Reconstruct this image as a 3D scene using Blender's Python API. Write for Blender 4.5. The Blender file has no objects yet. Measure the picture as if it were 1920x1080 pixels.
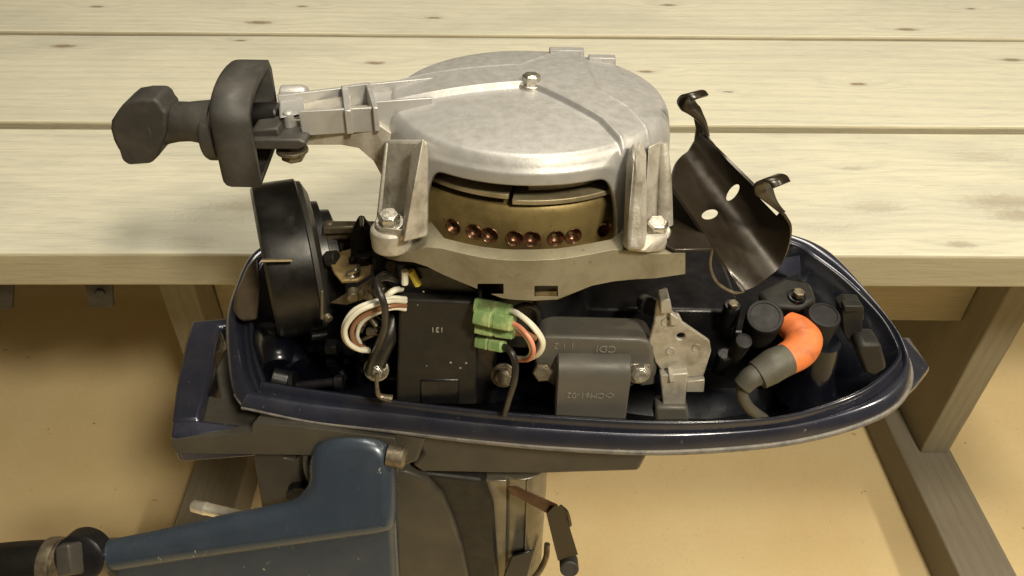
import bpy, bmesh, math, random
from mathutils import Vector, Matrix, noise
random.seed(7)
SC = bpy.context.scene
COL = SC.collection
R = math.radians
# ---------------------------------------------------------------- camera
F = 1507.0
CAM = Vector((0, 0, 1.22))
PITCH, ROLL = R(40.493), R(0.935)
FW = Vector((0, math.cos(PITCH), -math.sin(PITCH)))
RT0 = Vector((1, 0, 0)); UP0 = RT0.cross(FW)
RT = math.cos(ROLL) * RT0 + math.sin(ROLL) * UP0
UP = -math.sin(ROLL) * RT0 + math.cos(ROLL) * UP0
cd = bpy.data.cameras.new('camera'); cam = bpy.data.objects.new('camera', cd); COL.objects.link(cam)
cd.sensor_width = 36; cd.lens = 36 * F / 1920; cd.clip_start = 0.01; cd.clip_end = 60
m = Matrix((RT, UP, -FW)).transposed().to_4x4(); m.translation = CAM
cam.matrix_world = m
SC.camera = cam
# ---------------------------------------------------------------- world, lamps, exposure
SC.view_settings.view_transform = 'Standard'; SC.view_settings.look = 'None'
SC.view_settings.exposure = 0.0; SC.view_settings.gamma = 1.0
w = bpy.data.worlds.new('World'); SC.world = w; w.use_nodes = True
w.node_tree.nodes['Background'].inputs[0].default_value = (1.0, 0.74, 0.42, 1)
w.node_tree.nodes['Background'].inputs[1].default_value = 0.05
def lamp(name, loc, target, size, sy, power, col):
    l = bpy.data.lights.new(name, 'AREA'); l.shape = 'RECTANGLE'; l.size = size; l.size_y = sy
    l.energy = power; l.color = col
    o = bpy.data.objects.new(name, l); COL.objects.link(o)
    o.location = loc; o.rotation_euler = (Vector(target) - Vector(loc)).to_track_quat('-Z', 'Y').to_euler()
    return o
lamp('ceiling_lamp', (0.25, 0.75, 2.9), (0.05, 0.75, 0.7), 1.2, 0.8, 47, (1.0, 0.92, 0.75))
lamp('front_lamp', (0.88, -1.0, 2.7), (-0.1, 0.7, 0.4), 0.3, 0.3, 64, (1.0, 0.90, 0.70))
lamp('side_lamp', (2.3, 0.15, 2.3), (0.2, 0.7, 0.4), 0.22, 0.22, 30, (1.0, 0.89, 0.68))

# ---------------------------------------------------------------- photo-plane measuring helpers
def ray(x, y): return FW + RT * ((x - 960) / F) - UP * ((y - 540) / F)
def W(x, y, z):                       # world point at height z
    d = ray(x, y); return CAM + d * ((z - CAM.z) / d.z)
T = R(-5)
XM = Vector((1, 0, 0)); YM = Vector((0, math.cos(T), math.sin(T))); ZM = Vector((0, -math.sin(T), math.cos(T)))
O = CAM + ray(990, 190) * 0.53 - ZM * 0.205
def U(x, y, ax, v):                   # point of the motor (its own axes) on its plane ax = v
    q = CAM - O; o = Vector((q.dot(XM), q.dot(YM), q.dot(ZM)))
    d = ray(x, y); d = Vector((d.dot(XM), d.dot(YM), d.dot(ZM)))
    k = 'xyz'.index(ax); t = (v - o[k]) / d[k]; return o + d * t
def UY(x, y, v): return U(x, y, 'y', v)
def UZ(x, y, v): return U(x, y, 'z', v)

# ---------------------------------------------------------------- materials
class NT:
    def __init__(s, name):
        s.m = bpy.data.materials.new(name); s.m.use_nodes = True; s.t = s.m.node_tree
        s.b = s.t.nodes['Principled BSDF']; s.tc = s.n('ShaderNodeTexCoord').outputs['Object']
    def n(s, k, **kw):
        x = s.t.nodes.new(k)
        for a, b in kw.items(): setattr(x, a, b)
        return x
    def put(s, sock, v):
        if isinstance(v, bpy.types.NodeSocket): s.t.links.new(v, sock)
        elif isinstance(v, (tuple, list)) and len(v) == 3 and sock.type == 'RGBA': sock.default_value = (*v, 1)
        else: sock.default_value = v
    def math(s, op, a, b=0.0, c=0.0, clamp=False):
        x = s.n('ShaderNodeMath', operation=op, use_clamp=clamp)
        s.put(x.inputs[0], a); s.put(x.inputs[1], b); s.put(x.inputs[2], c); return x.outputs[0]
    def vm(s, op, a, b):
        x = s.n('ShaderNodeVectorMath', operation=op); s.put(x.inputs[0], a); s.put(x.inputs[1], b); return x.outputs[0] if op != 'LENGTH' else x.outputs['Value']
    def noise(s, scale, detail=4, rough=0.55, vec=None, dist=0.0):
        x = s.n('ShaderNodeTexNoise'); s.put(x.inputs['Vector'], vec if vec is not None else s.tc)
        x.inputs['Scale'].default_value = scale; x.inputs['Detail'].default_value = detail
        x.inputs['Roughness'].default_value = rough; x.inputs['Distortion'].default_value = dist
        return x.outputs['Fac']
    def map(s, v, a, b, c=0.0, d=1.0):
        x = s.n('ShaderNodeMapRange'); x.clamp = True; s.put(x.inputs[0], v)
        for i, k in enumerate((a, b, c, d)): x.inputs[i + 1].default_value = k
        return x.outputs[0]
    def mix(s, f, a, b, mode='MIX'):
        x = s.n('ShaderNodeMix', data_type='RGBA', blend_type=mode)
        s.put(x.inputs[0], f); s.put(x.inputs[6], a); s.put(x.inputs[7], b); return x.outputs[2]
    def bump(s, h, strength=0.3, dist=0.001):
        x = s.n('ShaderNodeBump'); x.inputs['Strength'].default_value = strength; x.inputs['Distance'].default_value = dist
        s.put(x.inputs['Height'], h); s.t.links.new(x.outputs[0], s.b.inputs['Normal']); return x
    def set(s, **kw):
        for k, v in kw.items(): s.put(s.b.inputs[k.replace('_', ' ')], v)
        return s.m
def worn(name, col, dirt, metallic=0.0, rough=0.5, dirt_amt=0.5, bump=0.2, scale=40, bscale=500, coat=0.0, rvar=0.12, scratch=None, spec=0.5):
    s = NT(name)
    a = s.noise(scale, 6, 0.65, dist=0.4); b = s.noise(bscale, 3, 0.6)
    mask = s.map(a, 0.45, 0.72, 0, dirt_amt)
    c = s.mix(mask, col, dirt)
    speck = s.map(s.noise(scale * 5.5, 3, 0.7), 0.66, 0.72, 0, 0.6 * dirt_amt)
    c = s.mix(speck, c, tuple(x * 0.45 for x in dirt))
    if scratch:
        v = s.vm('MULTIPLY', s.tc, (1.0, 1.0, 0.35))
        sc = s.map(s.noise(scale * 4, 5, 0.8, vec=v), 0.665, 0.70, 0, 1.0)
        c = s.mix(sc, c, scratch)
    r = s.map(s.noise(scale * 1.7, 5, 0.6), 0.3, 0.75, rough - rvar, rough + rvar)
    s.bump(s.math('ADD', s.math('MULTIPLY', a, 0.9), s.math('MULTIPLY', b, 0.35)), bump, 0.0012)
    return s.set(Base_Color=c, Metallic=metallic, Roughness=r, Coat_Weight=coat, Coat_Roughness=0.12, Specular_IOR_Level=spec)
M = {}
M['alu'] = worn('cast_aluminium', (0.40, 0.395, 0.39), (0.29, 0.275, 0.25), 0.45, 0.47, 0.22, 0.20, 90, 600, scratch=(0.6, 0.59, 0.56))
M['alu_rough'] = worn('rough_cast_aluminium', (0.46, 0.435, 0.385), (0.20, 0.17, 0.12), 0.45, 0.55, 0.9, 0.5, 60, 420)
M['flange'] = worn('dull_grey_casting', (0.25, 0.225, 0.16), (0.14, 0.12, 0.07), 0.3, 0.55, 0.8, 0.4, 30, 500)
M['rubber'] = worn('dusty_black_rubber', (0.027, 0.025, 0.023), (0.060, 0.054, 0.045), 0, 0.6, 0.7, 0.2, 45, 800)
M['rubber2'] = worn('grey_black_plastic', (0.035, 0.032, 0.029), (0.06, 0.055, 0.046), 0, 0.5, 0.6, 0.12, 60, 900)
M['black'] = worn('black_plastic', (0.006, 0.0055, 0.005), (0.014, 0.012, 0.010), 0, 0.38, 0.5, 0.08, 35, 900)
M['blackbox'] = worn('matt_black_box', (0.013, 0.012, 0.0105), (0.028, 0.024, 0.019), 0, 0.55, 0.5, 0.14, 50, 900, spec=.35)
M['deep'] = worn('dark_oily_metal', (0.008, 0.008, 0.010), (0.016, 0.013, 0.010), 0.2, 0.35, 0.5, 0.25, 50, 400)
M['plate'] = worn('black_enamelled_plate', (0.022, 0.016, 0.010), (0.036, 0.027, 0.016), 0.3, 0.36, 0.3, 0.06, 40, 800, coat=0.15)
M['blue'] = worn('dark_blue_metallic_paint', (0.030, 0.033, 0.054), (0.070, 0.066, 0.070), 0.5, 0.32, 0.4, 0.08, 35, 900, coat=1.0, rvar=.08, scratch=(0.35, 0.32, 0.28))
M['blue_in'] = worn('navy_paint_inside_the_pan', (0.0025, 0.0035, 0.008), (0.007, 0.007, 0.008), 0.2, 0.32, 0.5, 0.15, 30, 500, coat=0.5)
M['tiller'] = worn('blue_grey_metallic_paint', (0.042, 0.057, 0.082), (0.07, 0.082, 0.098), 0.4, 0.30, 0.5, 0.10, 26, 900, coat=0.3, spec=.5, scratch=(0.45, 0.42, 0.36))
M['under'] = worn('dull_slate_painted_casting', (0.045, 0.041, 0.034), (0.078, 0.068, 0.050), 0.0, 0.45, 0.5, 0.12, 30, 800, coat=0.1, spec=.3)
M['steel'] = worn('zinc_plated_steel', (0.62, 0.59, 0.52), (0.30, 0.25, 0.17), 0.9, 0.33, 0.6, 0.15, 160, 900)
M['steel_dull'] = worn('dull_oily_steel', (0.20, 0.17, 0.12), (0.08, 0.06, 0.04), 0.7, 0.42, 0.8, 0.3, 120, 700)
M['brass'] = worn('oil_stained_flywheel_steel', (0.27, 0.205, 0.085), (0.10, 0.068, 0.026), 0.6, 0.46, 0.9, 0.15, 30, 600)
M['copper'] = worn('coppery_drilled_hole', (0.17, 0.085, 0.048), (0.05, 0.028, 0.016), 0.8, 0.32, 0.9, 0.2, 200, 900)
M['ring'] = worn('dull_starter_ring', (0.36, 0.31, 0.20), (0.12, 0.09, 0.05), 0.5, 0.5, 0.8, 0.15, 35, 600)
M['carb'] = worn('oily_carburettor_metal', (0.20, 0.155, 0.09), (0.06, 0.042, 0.022), 0.6, 0.45, 1.0, 0.5, 110, 500)
M['tan'] = worn('yellowed_lever_plate', (0.42, 0.31, 0.14), (0.12, 0.075, 0.03), 0.4, 0.5, 1.0, 0.3, 120, 500)
M['coil'] = worn('grey_moulded_coil', (0.085, 0.080, 0.072), (0.12, 0.105, 0.08), 0, 0.48, 0.5, 0.12, 50, 800)
M['orange'] = worn('orange_rubber_cap', (0.60, 0.155, 0.040), (0.26, 0.075, 0.03), 0, 0.55, 0.75, 0.3, 90, 800)
M['white'] = worn('white_wire_insulation', (0.80, 0.78, 0.66), (0.5, 0.45, 0.3), 0, 0.4, 0.4, 0.05, 80, 500)
M['brownwire'] = worn('brown_wire_insulation', (0.30, 0.14, 0.07), (0.2, 0.12, 0.07), 0, 0.4, 0.4, 0.05, 80, 500)
M['pinkwire'] = worn('red_striped_wire_insulation', (0.72, 0.26, 0.17), (0.7, 0.5, 0.35), 0, 0.4, 0.4, 0.05, 80, 500)
M['blackwire'] = worn('black_wire_insulation', (0.018, 0.016, 0.014), (0.05, 0.045, 0.035), 0, 0.35, 0.5, 0.05, 80, 500)
M['yellow'] = worn('yellow_wire_insulation', (0.62, 0.52, 0.06), (0.4, 0.33, 0.1), 0, 0.4, 0.4, 0.05, 80, 500)
M['sleeve'] = worn('grey_rubber_sleeve', (0.060, 0.056, 0.044), (0.10, 0.09, 0.065), 0, 0.6, 0.6, 0.2, 60, 700)
s = NT('translucent_green_sleeve')
c = s.mix(s.map(s.noise(90, 4, 0.6), 0.42, 0.66), (0.24, 0.38, 0.15), (0.55, 0.64, 0.30))
M['green'] = s.set(Base_Color=c, Roughness=0.25, Transmission_Weight=0.1, IOR=1.4, Coat_Weight=0.4)
M['mark'] = worn('pale_print', (0.34, 0.32, 0.27), (0.12, 0.11, 0.09), 0, 0.5, 0.8, 0.05, 300, 900)
M['cmark'] = worn('raised_grey_lettering', (0.20, 0.185, 0.16), (0.12, 0.11, 0.09), 0, 0.5, 0.6, 0.05, 300, 900)
M['hook'] = worn('tarred_iron', (0.035, 0.032, 0.03), (0.07, 0.06, 0.045), 0.4, 0.55, 0.6, 0.3, 60, 500)

def wood(name, base, grey, dark, knots, seed, greyamt=0.5, grain=0.35, axis='x', crack=None):
    """pine: long grain along axis, knots at the given spots (metres, object axes) bend the grain round them"""
    s = NT(name)
    v = s.vm('ADD', s.tc, (seed * 0.37, seed * 1.7, seed * 0.9))
    L = 0.11
    st = {'x': (L, 1, 1), 'y': (1, L, 1), 'z': (1, 1, L)}[axis]
    vs = s.vm('MULTIPLY', v, st)
    warp = s.noise(9, 3, 0.5, vec=vs)
    km = None; kd = None
    kb = None
    for (kx, ky, kz, r, ang, dk) in knots:
        rel = s.vm('SUBTRACT', s.tc, (kx, ky, kz))
        mp = s.n('ShaderNodeMapping'); s.put(mp.inputs[0], rel); mp.inputs['Rotation'].default_value = (0, 0, ang)
        r *= 0.75; mp.inputs['Scale'].default_value = (0.42 / r, 1.25 / r, 0.4 / r)
        ln = s.vm('LENGTH', mp.outputs[0], (0, 0, 0))
        ln = s.math('ADD', ln, s.math('MULTIPLY', s.math('SUBTRACT', s.noise(160, 3, 0.6), 0.5), 0.9))
        k1 = s.map(ln, 0.35, 1.0, 1.0, 0.0); k2 = s.map(ln, 0.6, 4.5, 1.0, 0.0)
        kb = k1 if kb is None else s.math('MAXIMUM', kb, k1)
        k1 = s.math('MULTIPLY', k1, dk)
        km = k1 if km is None else s.math('MAXIMUM', km, k1)
        kd = k2 if kd is None else s.math('MAXIMUM', kd, k2)
    sep = s.n('ShaderNodeSeparateXYZ'); s.put(sep.inputs[0], v)
    cross = sep.outputs[{'x': 1, 'y': 0, 'z': 0}[axis]]
    ph = s.math('ADD', s.math('MULTIPLY', cross, 330.0), s.math('MULTIPLY', warp, 26.0))
    if kd is not None: ph = s.math('ADD', ph, s.math('MULTIPLY', kd, 9.0))
    rings = s.math('MULTIPLY', s.math('ADD', s.math('SINE', ph), 1.0), 0.5)
    rings = s.math('POWER', rings, 2.2)
    fine = s.noise(260, 3, 0.7, vec=s.vm('MULTIPLY', v, tuple(0.05 if a == L else 1 for a in st)))
    c = s.mix(s.math('MULTIPLY', rings, grain), base, grey)
    patch = s.noise(5.5, 5, 0.6, vec=s.vm('MULTIPLY', v, tuple(0.45 if a == L else 1 for a in st)), dist=1.0)
    c = s.mix(s.map(patch, 0.42, 0.68, 0, greyamt), c, grey)
    c = s.mix(s.map(fine, 0.50, 0.75, 0, 0.45), c, tuple(x * 0.70 for x in base))
    hair = s.noise(900, 2, 0.6, vec=s.vm('MULTIPLY', v, tuple(0.03 if a == L else 1 for a in st)))
    c = s.mix(s.map(hair, 0.54, 0.70, 0, 0.34), c, tuple(x * 0.6 for x in grey))
    if km is not None:
        c = s.mix(s.map(kd, 0.55, 1.0, 0, 0.35), c, grey)
        c = s.mix(s.math('MULTIPLY', km, 0.75), c, dark)
    c = s.mix(s.map(s.noise(420, 2, 0.5), 0.71, 0.76, 0, 0.35), c, dark)
    h = s.math('ADD', s.math('MULTIPLY', rings, 0.35), s.math('ADD', s.math('MULTIPLY', fine, 0.9), s.math('MULTIPLY', hair, 0.5)))
    h = s.math('ADD', h, s.math('MULTIPLY', s.noise(30, 4, 0.6, vec=s.vm('MULTIPLY', v, tuple(0.35 if a == L else 1 for a in st)), dist=2.0), 1.6))
    if km is not None: h = s.math('SUBTRACT', h, s.math('MULTIPLY', kb, 2.2))
    s.bump(h, 0.38, 0.0011)
    return s.set(Base_Color=c, Roughness=s.map(patch, 0.3, 0.7, 0.62, 0.48), Specular_IOR_Level=0.35)

s = NT('cream_concrete_floor')
a = s.noise(4.5, 6, 0.6); b = s.noise(120, 4, 0.7)
c = s.mix(s.map(a, 0.3, 0.7), (0.74, 0.57, 0.31), (0.80, 0.65, 0.38))
c = s.mix(s.map(b, 0.45, 0.8, 0, 0.15), c, (0.46, 0.33, 0.16))
c = s.mix(s.map(s.noise(38, 4, 0.75), 0.67, 0.71, 0, 0.75), c, (0.16, 0.09, 0.035))
c = s.mix(s.map(s.noise(190, 2, 0.6), 0.70, 0.75, 0, 0.5), c, (0.2, 0.12, 0.05))
s.bump(s.math('ADD', s.math('MULTIPLY', a, 2.0), b), 0.10, 0.002)
M['floor'] = s.set(Base_Color=c, Roughness=0.6, Specular_IOR_Level=0.3)

# ---------------------------------------------------------------- mesh helpers
class MB:
    def __init__(s): s.bm = bmesh.new()
    def poly_extrude(s, pts, vec):                 # pts: planar outline (Vectors); vec: thickness vector
        bm = s.bm
        a = [bm.verts.new(p) for p in pts]; b = [bm.verts.new(Vector(p) + vec) for p in pts]
        bm.faces.new(a); bm.faces.new(list(reversed(b)))
        n = len(a)
        for i in range(n): bm.faces.new((a[i], a[(i + 1) % n], b[(i + 1) % n], b[i]))
        return s
    def fy(s, px, y, t):                           # outline measured on the motor plane y, thickness t backwards
        return s.poly_extrude([UY(a, b, y) for a, b in px], Vector((0, t, 0)))
    def fz(s, px, z, t):                           # outline measured on the motor plane z, thickness t downwards
        return s.poly_extrude([UZ(a, b, z) for a, b in px], Vector((0, 0, -t)))
    def hull(s, pts):
        vs = [s.bm.verts.new(p) for p in pts]
        r = bmesh.ops.convex_hull(s.bm, input=vs)
        dead = [e for e in r['geom_interior'] + r['geom_unused'] if isinstance(e, bmesh.types.BMVert)]
        if dead: bmesh.ops.delete(s.bm, geom=list(set(dead)), context='VERTS')
        return s
    def box(s, c, d):
        c = Vector(c); d = Vector(d) / 2
        return s.hull([c + Vector((i * d.x, j * d.y, k * d.z)) for i in (-1, 1) for j in (-1, 1) for k in (-1, 1)])
    def rings(s, rs, cap=True, close=False):       # loft through rings of equal length
        bm = s.bm; V = [[bm.verts.new(p) for p in r] for r in rs]; n = len(V[0])
        for a, b in zip(V, V[1:] + ([V[0]] if close else [])):
            for i in range(n): bm.faces.new((a[i], a[(i + 1) % n], b[(i + 1) % n], b[i]))
        if cap and not close: bm.faces.new(list(reversed(V[0]))); bm.faces.new(V[-1])
        return s
    def lathe(s, c, axis, prof, n=32, cap=True, a0=0, hexa=None):    # prof: (distance along axis, radius)
        c = Vector(c); ax = Vector(axis).normalized(); u = ax.orthogonal().normalized(); v = ax.cross(u)
        return s.rings([[c + ax * h + (u * math.cos(a0 + 2 * math.pi * k / n) + v * math.sin(a0 + 2 * math.pi * k / n)) * r for k in range(n)] for h, r in prof], cap)
    def cyl(s, a, b, r1, r2=None, n=20):
        a = Vector(a); b = Vector(b); L = (b - a).length; r2 = r1 if r2 is None else r2
        e = min(r1, r2, L / 3) * 0.18
        return s.lathe(a, b - a, [(0, r1 - e), (e, r1), (L - e, r2), (L, r2 - e)], n)
    def tube(s, pts, r, n=10, sub=8, flat=None):
        P = [Vector(p) for p in pts]; Q = [P[0] * 2 - P[1]] + P + [P[-1] * 2 - P[-2]]; path = []
        rr = r if isinstance(r, (list, tuple)) else [r] * len(P); rad = []
        for i in range(len(P) - 1):
            p0, p1, p2, p3 = Q[i:i + 4]
            for k in range(sub):
                t = k / sub
                path.append(0.5 * ((2 * p1) + (p2 - p0) * t + (2 * p0 - 5 * p1 + 4 * p2 - p3) * t * t + (3 * p1 - p0 - 3 * p2 + p3) * t ** 3))
                rad.append(rr[i] * (1 - t) + rr[i + 1] * t)
        path.append(P[-1]); rad.append(rr[-1])
        tan = [(path[min(i + 1, len(path) - 1)] - path[max(i - 1, 0)]).normalized() for i in range(len(path))]
        u = tan[0].orthogonal().normalized(); rs = []
        for p, t, q in zip(path, tan, rad):
            u = (u - t * u.dot(t)).normalized(); v = t.cross(u)
            rs.append([p + (u * math.cos(2 * math.pi * k / n) + v * math.sin(2 * math.pi * k / n)) * q for k in range(n)])
        return s.rings(rs)
    def hexbolt(s, c, axis, r=0.0068, h=0.006, washer=True):
        c = Vector(c); ax = Vector(axis).normalized(); z = 0
        if washer: s.lathe(c, ax, [(-0.001, r * 1.32), (0.0008, r * 1.36), (0.0016, r * 1.25)], 28); z = 0.0012
        s.lathe(c, ax, [(z, r), (z + h * 0.82, r), (z + h, r * 0.84)], 6, a0=0.3)
        s.lathe(c, ax, [(z + h - 0.0002, r * 0.62), (z + h + 0.0003, r * 0.6)], 20)
        return s
    def grid(s, G):                                # G[i][j] points, open sheet
        bm = s.bm; V = [[bm.verts.new(p) for p in r] for r in G]
        for i in range(len(V) - 1):
            for j in range(len(V[0]) - 1): bm.faces.new((V[i][j], V[i + 1][j], V[i + 1][j + 1], V[i][j + 1]))
        return s
    def build(s, name, mat, parent=None, bevel=0, seg=2, solid=0, sub=0, sharp=35, offset=-1, jitter=0, clamp=True):
        bmesh.ops.recalc_face_normals(s.bm, faces=s.bm.faces)
        if jitter:
            for v in s.bm.verts: v.co += noise.noise_vector(v.co * 60) * jitter
        me = bpy.data.meshes.new(name); s.bm.to_mesh(me); s.bm.free()
        me.materials.append(mat); me.shade_smooth(); me.set_sharp_from_angle(angle=R(sharp))
        o = bpy.data.objects.new(name, me); COL.objects.link(o)
        if parent: o.parent = parent
        if solid: q = o.modifiers.new('solid', 'SOLIDIFY'); q.thickness = solid; q.offset = offset
        if bevel:
            q = o.modifiers.new('bevel', 'BEVEL'); q.width = bevel; q.segments = seg; q.limit_method = 'ANGLE'; q.angle_limit = R(32); q.use_clamp_overlap = clamp
            q.harden_normals = False
        if sub: q = o.modifiers.new('sub', 'SUBSURF'); q.levels = sub; q.render_levels = sub
        return o
def cut(o, *bms, name='cut'):
    """carve closed shapes out of o and bake the result into its mesh"""
    cs = []
    for b in bms:
        bmesh.ops.recalc_face_normals(b.bm, faces=b.bm.faces)
        me = bpy.data.meshes.new('cutter'); b.bm.to_mesh(me); b.bm.free()
        c = bpy.data.objects.new('cutter', me); COL.objects.link(c); c.parent = o.parent; cs.append(c)
        q = o.modifiers.new('cut', 'BOOLEAN'); q.object = c; q.operation = 'DIFFERENCE'; q.solver = 'EXACT'
    # cut before any bevel
    mods = list(o.modifiers)
    for i, q in enumerate([x for x in mods if x.type == 'BOOLEAN']):
        o.modifiers.move(list(o.modifiers).index(q), [k for k, x in enumerate(o.modifiers) if x.type in ('SOLIDIFY',)][-1] + 1 if any(x.type == 'SOLIDIFY' for x in o.modifiers) else i)
    keep = [(x.width, x.segments) for x in o.modifiers if x.type == 'BEVEL']
    for x in [x for x in o.modifiers if x.type == 'BEVEL']: o.modifiers.remove(x)
    dg = bpy.context.evaluated_depsgraph_get(); dg.update()
    me = bpy.data.meshes.new_from_object(o.evaluated_get(dg), depsgraph=dg)
    o.modifiers.clear(); o.data = me; me.name = o.name
    me.shade_smooth(); me.set_sharp_from_angle(angle=R(35))
    for wd, sg in keep:
        q = o.modifiers.new('bevel', 'BEVEL'); q.width = wd; q.segments = sg; q.limit_method = 'ANGLE'; q.angle_limit = R(32)
    for c in cs: me2 = c.data; bpy.data.objects.remove(c); bpy.data.meshes.remove(me2)
    return o
def text(body, size, mat, parent, p, right, up, depth=0.0003, name='lettering'):
    cu = bpy.data.curves.new('txt', 'FONT'); cu.body = body; cu.size = size; cu.extrude = depth; cu.align_x = 'CENTER'; cu.align_y = 'CENTER'
    t = bpy.data.objects.new('txt', cu); COL.objects.link(t)
    dg = bpy.context.evaluated_depsgraph_get(); dg.update()
    me = bpy.data.meshes.new_from_object(t.evaluated_get(dg)); bpy.data.objects.remove(t); bpy.data.curves.remove(cu)
    me.name = name; me.materials.clear(); me.materials.append(mat)
    r = Vector(right).normalized(); u = Vector(up).normalized(); n = r.cross(u)
    me.transform(Matrix(((r.x, u.x, n.x, p[0]), (r.y, u.y, n.y, p[1]), (r.z, u.z, n.z, p[2]), (0, 0, 0, 1))))
    o = bpy.data.objects.new(name, me); COL.objects.link(o); o.parent = parent; return o
def tag(o, label=None, cat=None, group=None, kind=None):
    for k, v in (('label', label), ('category', cat), ('group', group), ('kind', kind)):
        if v: o[k] = v
    return o

# ================================================================ floor
f = MB(); N = 40
f.grid([[Vector((-6 + 12 * i / N, -5 + 12 * j / N, 0)) for j in range(N + 1)] for i in range(N + 1)])
fl = f.build('floor', M['floor']); tag(fl, kind='structure')

# ================================================================ picnic table
YAW = R(1.268)
TZ = 0.74
table = bpy.data.objects.new('picnic_table', None); COL.objects.link(table)
table.location = (0, 0, 0); table.rotation_euler = (0, 0, YAW)
tag(table, 'pale whitewashed pine picnic table of thick planks standing behind the engine', 'table')
def TL(v): return Matrix.Rotation(-YAW, 3, 'Z') @ v
def TP(x, y, z): return TL(W(x, y, z))
def plank(name, x0, x1, y0, y1, z0, z1, mat, bev=0.003, wob=0.0012, seed=0, axis='x'):
    b = MB(); n = 48
    rs = []
    for i in range(n + 1):
        t = i / n
        def wv(k): return wob * noise.noise(Vector((t * 9 + seed * 3.1, k * 5.3, seed)))
        if axis == 'x':
            x = x0 + (x1 - x0) * t
            rs.append([Vector((x, y0 + wv(0), z0)), Vector((x, y1 + wv(1), z0)), Vector((x, y1 + wv(1), z1 + wv(2) * .5)), Vector((x, y0 + wv(0), z1 + wv(3) * .6))])
        elif axis == 'y':
            y = y0 + (y1 - y0) * t
            rs.append([Vector((x0 + wv(0), y, z0)), Vector((x1 + wv(1), y, z0)), Vector((x1 + wv(1), y, z1)), Vector((x0 + wv(0), y, z1))])
        else:
            z = z0 + (z1 - z0) * t
            rs.append([Vector((x0 + wv(0), y0, z)), Vector((x1 + wv(1), y0, z)), Vector((x1 + wv(1), y1, z)), Vector((x0 + wv(0), y1, z))])
    b.rings(rs); o = b.build(name, mat, table, bevel=bev, seg=3, sharp=50)
    return o
CREAM, GREY, DARK = (0.545, 0.52, 0.415), (0.36, 0.358, 0.31), (0.16, 0.10, 0.045)
def kn(x, y, r, ang=0.0, dk=1.0):
    p = TP(x, y, TZ); return (p.x, p.y, p.z, r, ang, dk)
e = [TP(960, y, TZ).y for y in (476, 243, 233, 71, 65)]
KN = [[kn(415, 400, .030, 1.3, .12), kn(455, 385, .026, -1.3, .35), kn(1640, 385, .020, -1.25, .25), kn(1545, 420, .022, -1.5, .03), kn(1598, 312, .009, -1.1, .25), kn(1885, 375, .030, -.6, .45), kn(1915, 400, .022, -.9, .5), kn(1840, 290, .022, 1.4, .2), kn(1800, 455, .012, 0, .5), kn(1430, 330, .02, 0, .06), kn(350, 452, .02, .2, .2)],
      [kn(118, 86, .012), kn(703, 118, .010), kn(450, 76, .006), kn(1608, 157, .009), kn(1897, 112, .011), kn(1210, 134, .008), kn(1365, 172, .005)],
      [kn(485, 42, .014), kn(565, 12, .007), kn(812, 33, .009), kn(1253, 9, .009), kn(1820, 16, .006), kn(1700, 55, .012), kn(180, 12, .008)],
      [kn(300, -40, .01), kn(1500, -60, .01)]]
edgew = wood('dark_plank_edge', (0.40, 0.36, 0.25), (0.31, 0.28, 0.20), (0.14, 0.10, 0.05), [], 12, 0.6, 0.3)  # darker, greyer wood colour for the upright plank faces
ys = [(e[0], e[1]), (e[2], e[3]), (e[4], e[4] + .25), (e[4] + .256, e[4] + .50)]
for i, (a, b_) in enumerate(ys):
    mt = wood('whitewashed_pine_%d' % i, CREAM, GREY, DARK, KN[i], i + 1, 0.65 if i == 0 else 0.38, 0.24)
    o = plank('plank', -1.35, 1.35, a, b_, TZ - 0.042, TZ - (0.0015 if i == 0 else 0), mt, seed=i)
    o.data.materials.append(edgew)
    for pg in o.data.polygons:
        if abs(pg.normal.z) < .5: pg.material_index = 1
greyw = wood('unpainted_weathered_pine', (0.25, 0.22, 0.155), (0.18, 0.16, 0.115), (0.10, 0.08, 0.04), [], 9, 0.5, 0.4, axis='z')
greywy = wood('weathered_pine_rail', (0.24, 0.21, 0.16), (0.18, 0.16, 0.125), (0.12, 0.08, 0.04), [], 5, 0.5, 0.4, axis='y')
greywx = wood('weathered_pine_beam', (0.42, 0.36, 0.24), (0.32, 0.28, 0.19), (0.12, 0.08, 0.04), [], 6, 0.5, 0.4)
RH = 0.075
# right leg: its front face stands on the rail
q1 = TP(1726, 849, RH); q2 = TP(1779, 829, RH); dl = q1.y
xr0, xr1 = q1.x, TP(1779, 849, RH).x
plank('leg', xr0, xr1, dl, dl + 0.30, RH, TZ - 0.042, greyw, seed=21, axis='z')
ra = TP(1690, 849, RH).x; rb = TP(1786, 849, RH).x
plank('foot_rail', ra, rb, dl - 0.55, dl + 0.75, 0, RH, greywy, seed=22, axis='y')
# left leg and rail
la = TP(272, 542, 0.5)
lx0 = TP(372, 850, RH).x; lw = rb - ra
plank('foot_rail', lx0, lx0 + lw, dl - 0.55, dl + 0.75, 0, RH, greywy, seed=23, axis='y')
plank('leg', lx0 + (xr0 - ra), lx0 + (xr0 - ra) + (xr1 - xr0), dl, dl + 0.30, RH, TZ - 0.042, greyw, seed=24, axis='z')
# stretcher between the legs
sy = dl + 0.06
sb = TP(1720, 602, 0.5)
def z_at(x, y, yy):                      # height where the sight line crosses the table plane y = yy
    d = TL(ray(x, y)); c = TL(CAM); return (c + d * ((yy - c.y) / d.y)).z
zb = z_at(1720, 602, sy)
plank('stretcher', lx0 + (xr0 - ra) + (xr1 - xr0) + .001, xr0 - .001, sy, sy + 0.045, zb, zb + 0.12, greywx, seed=25)
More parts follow.
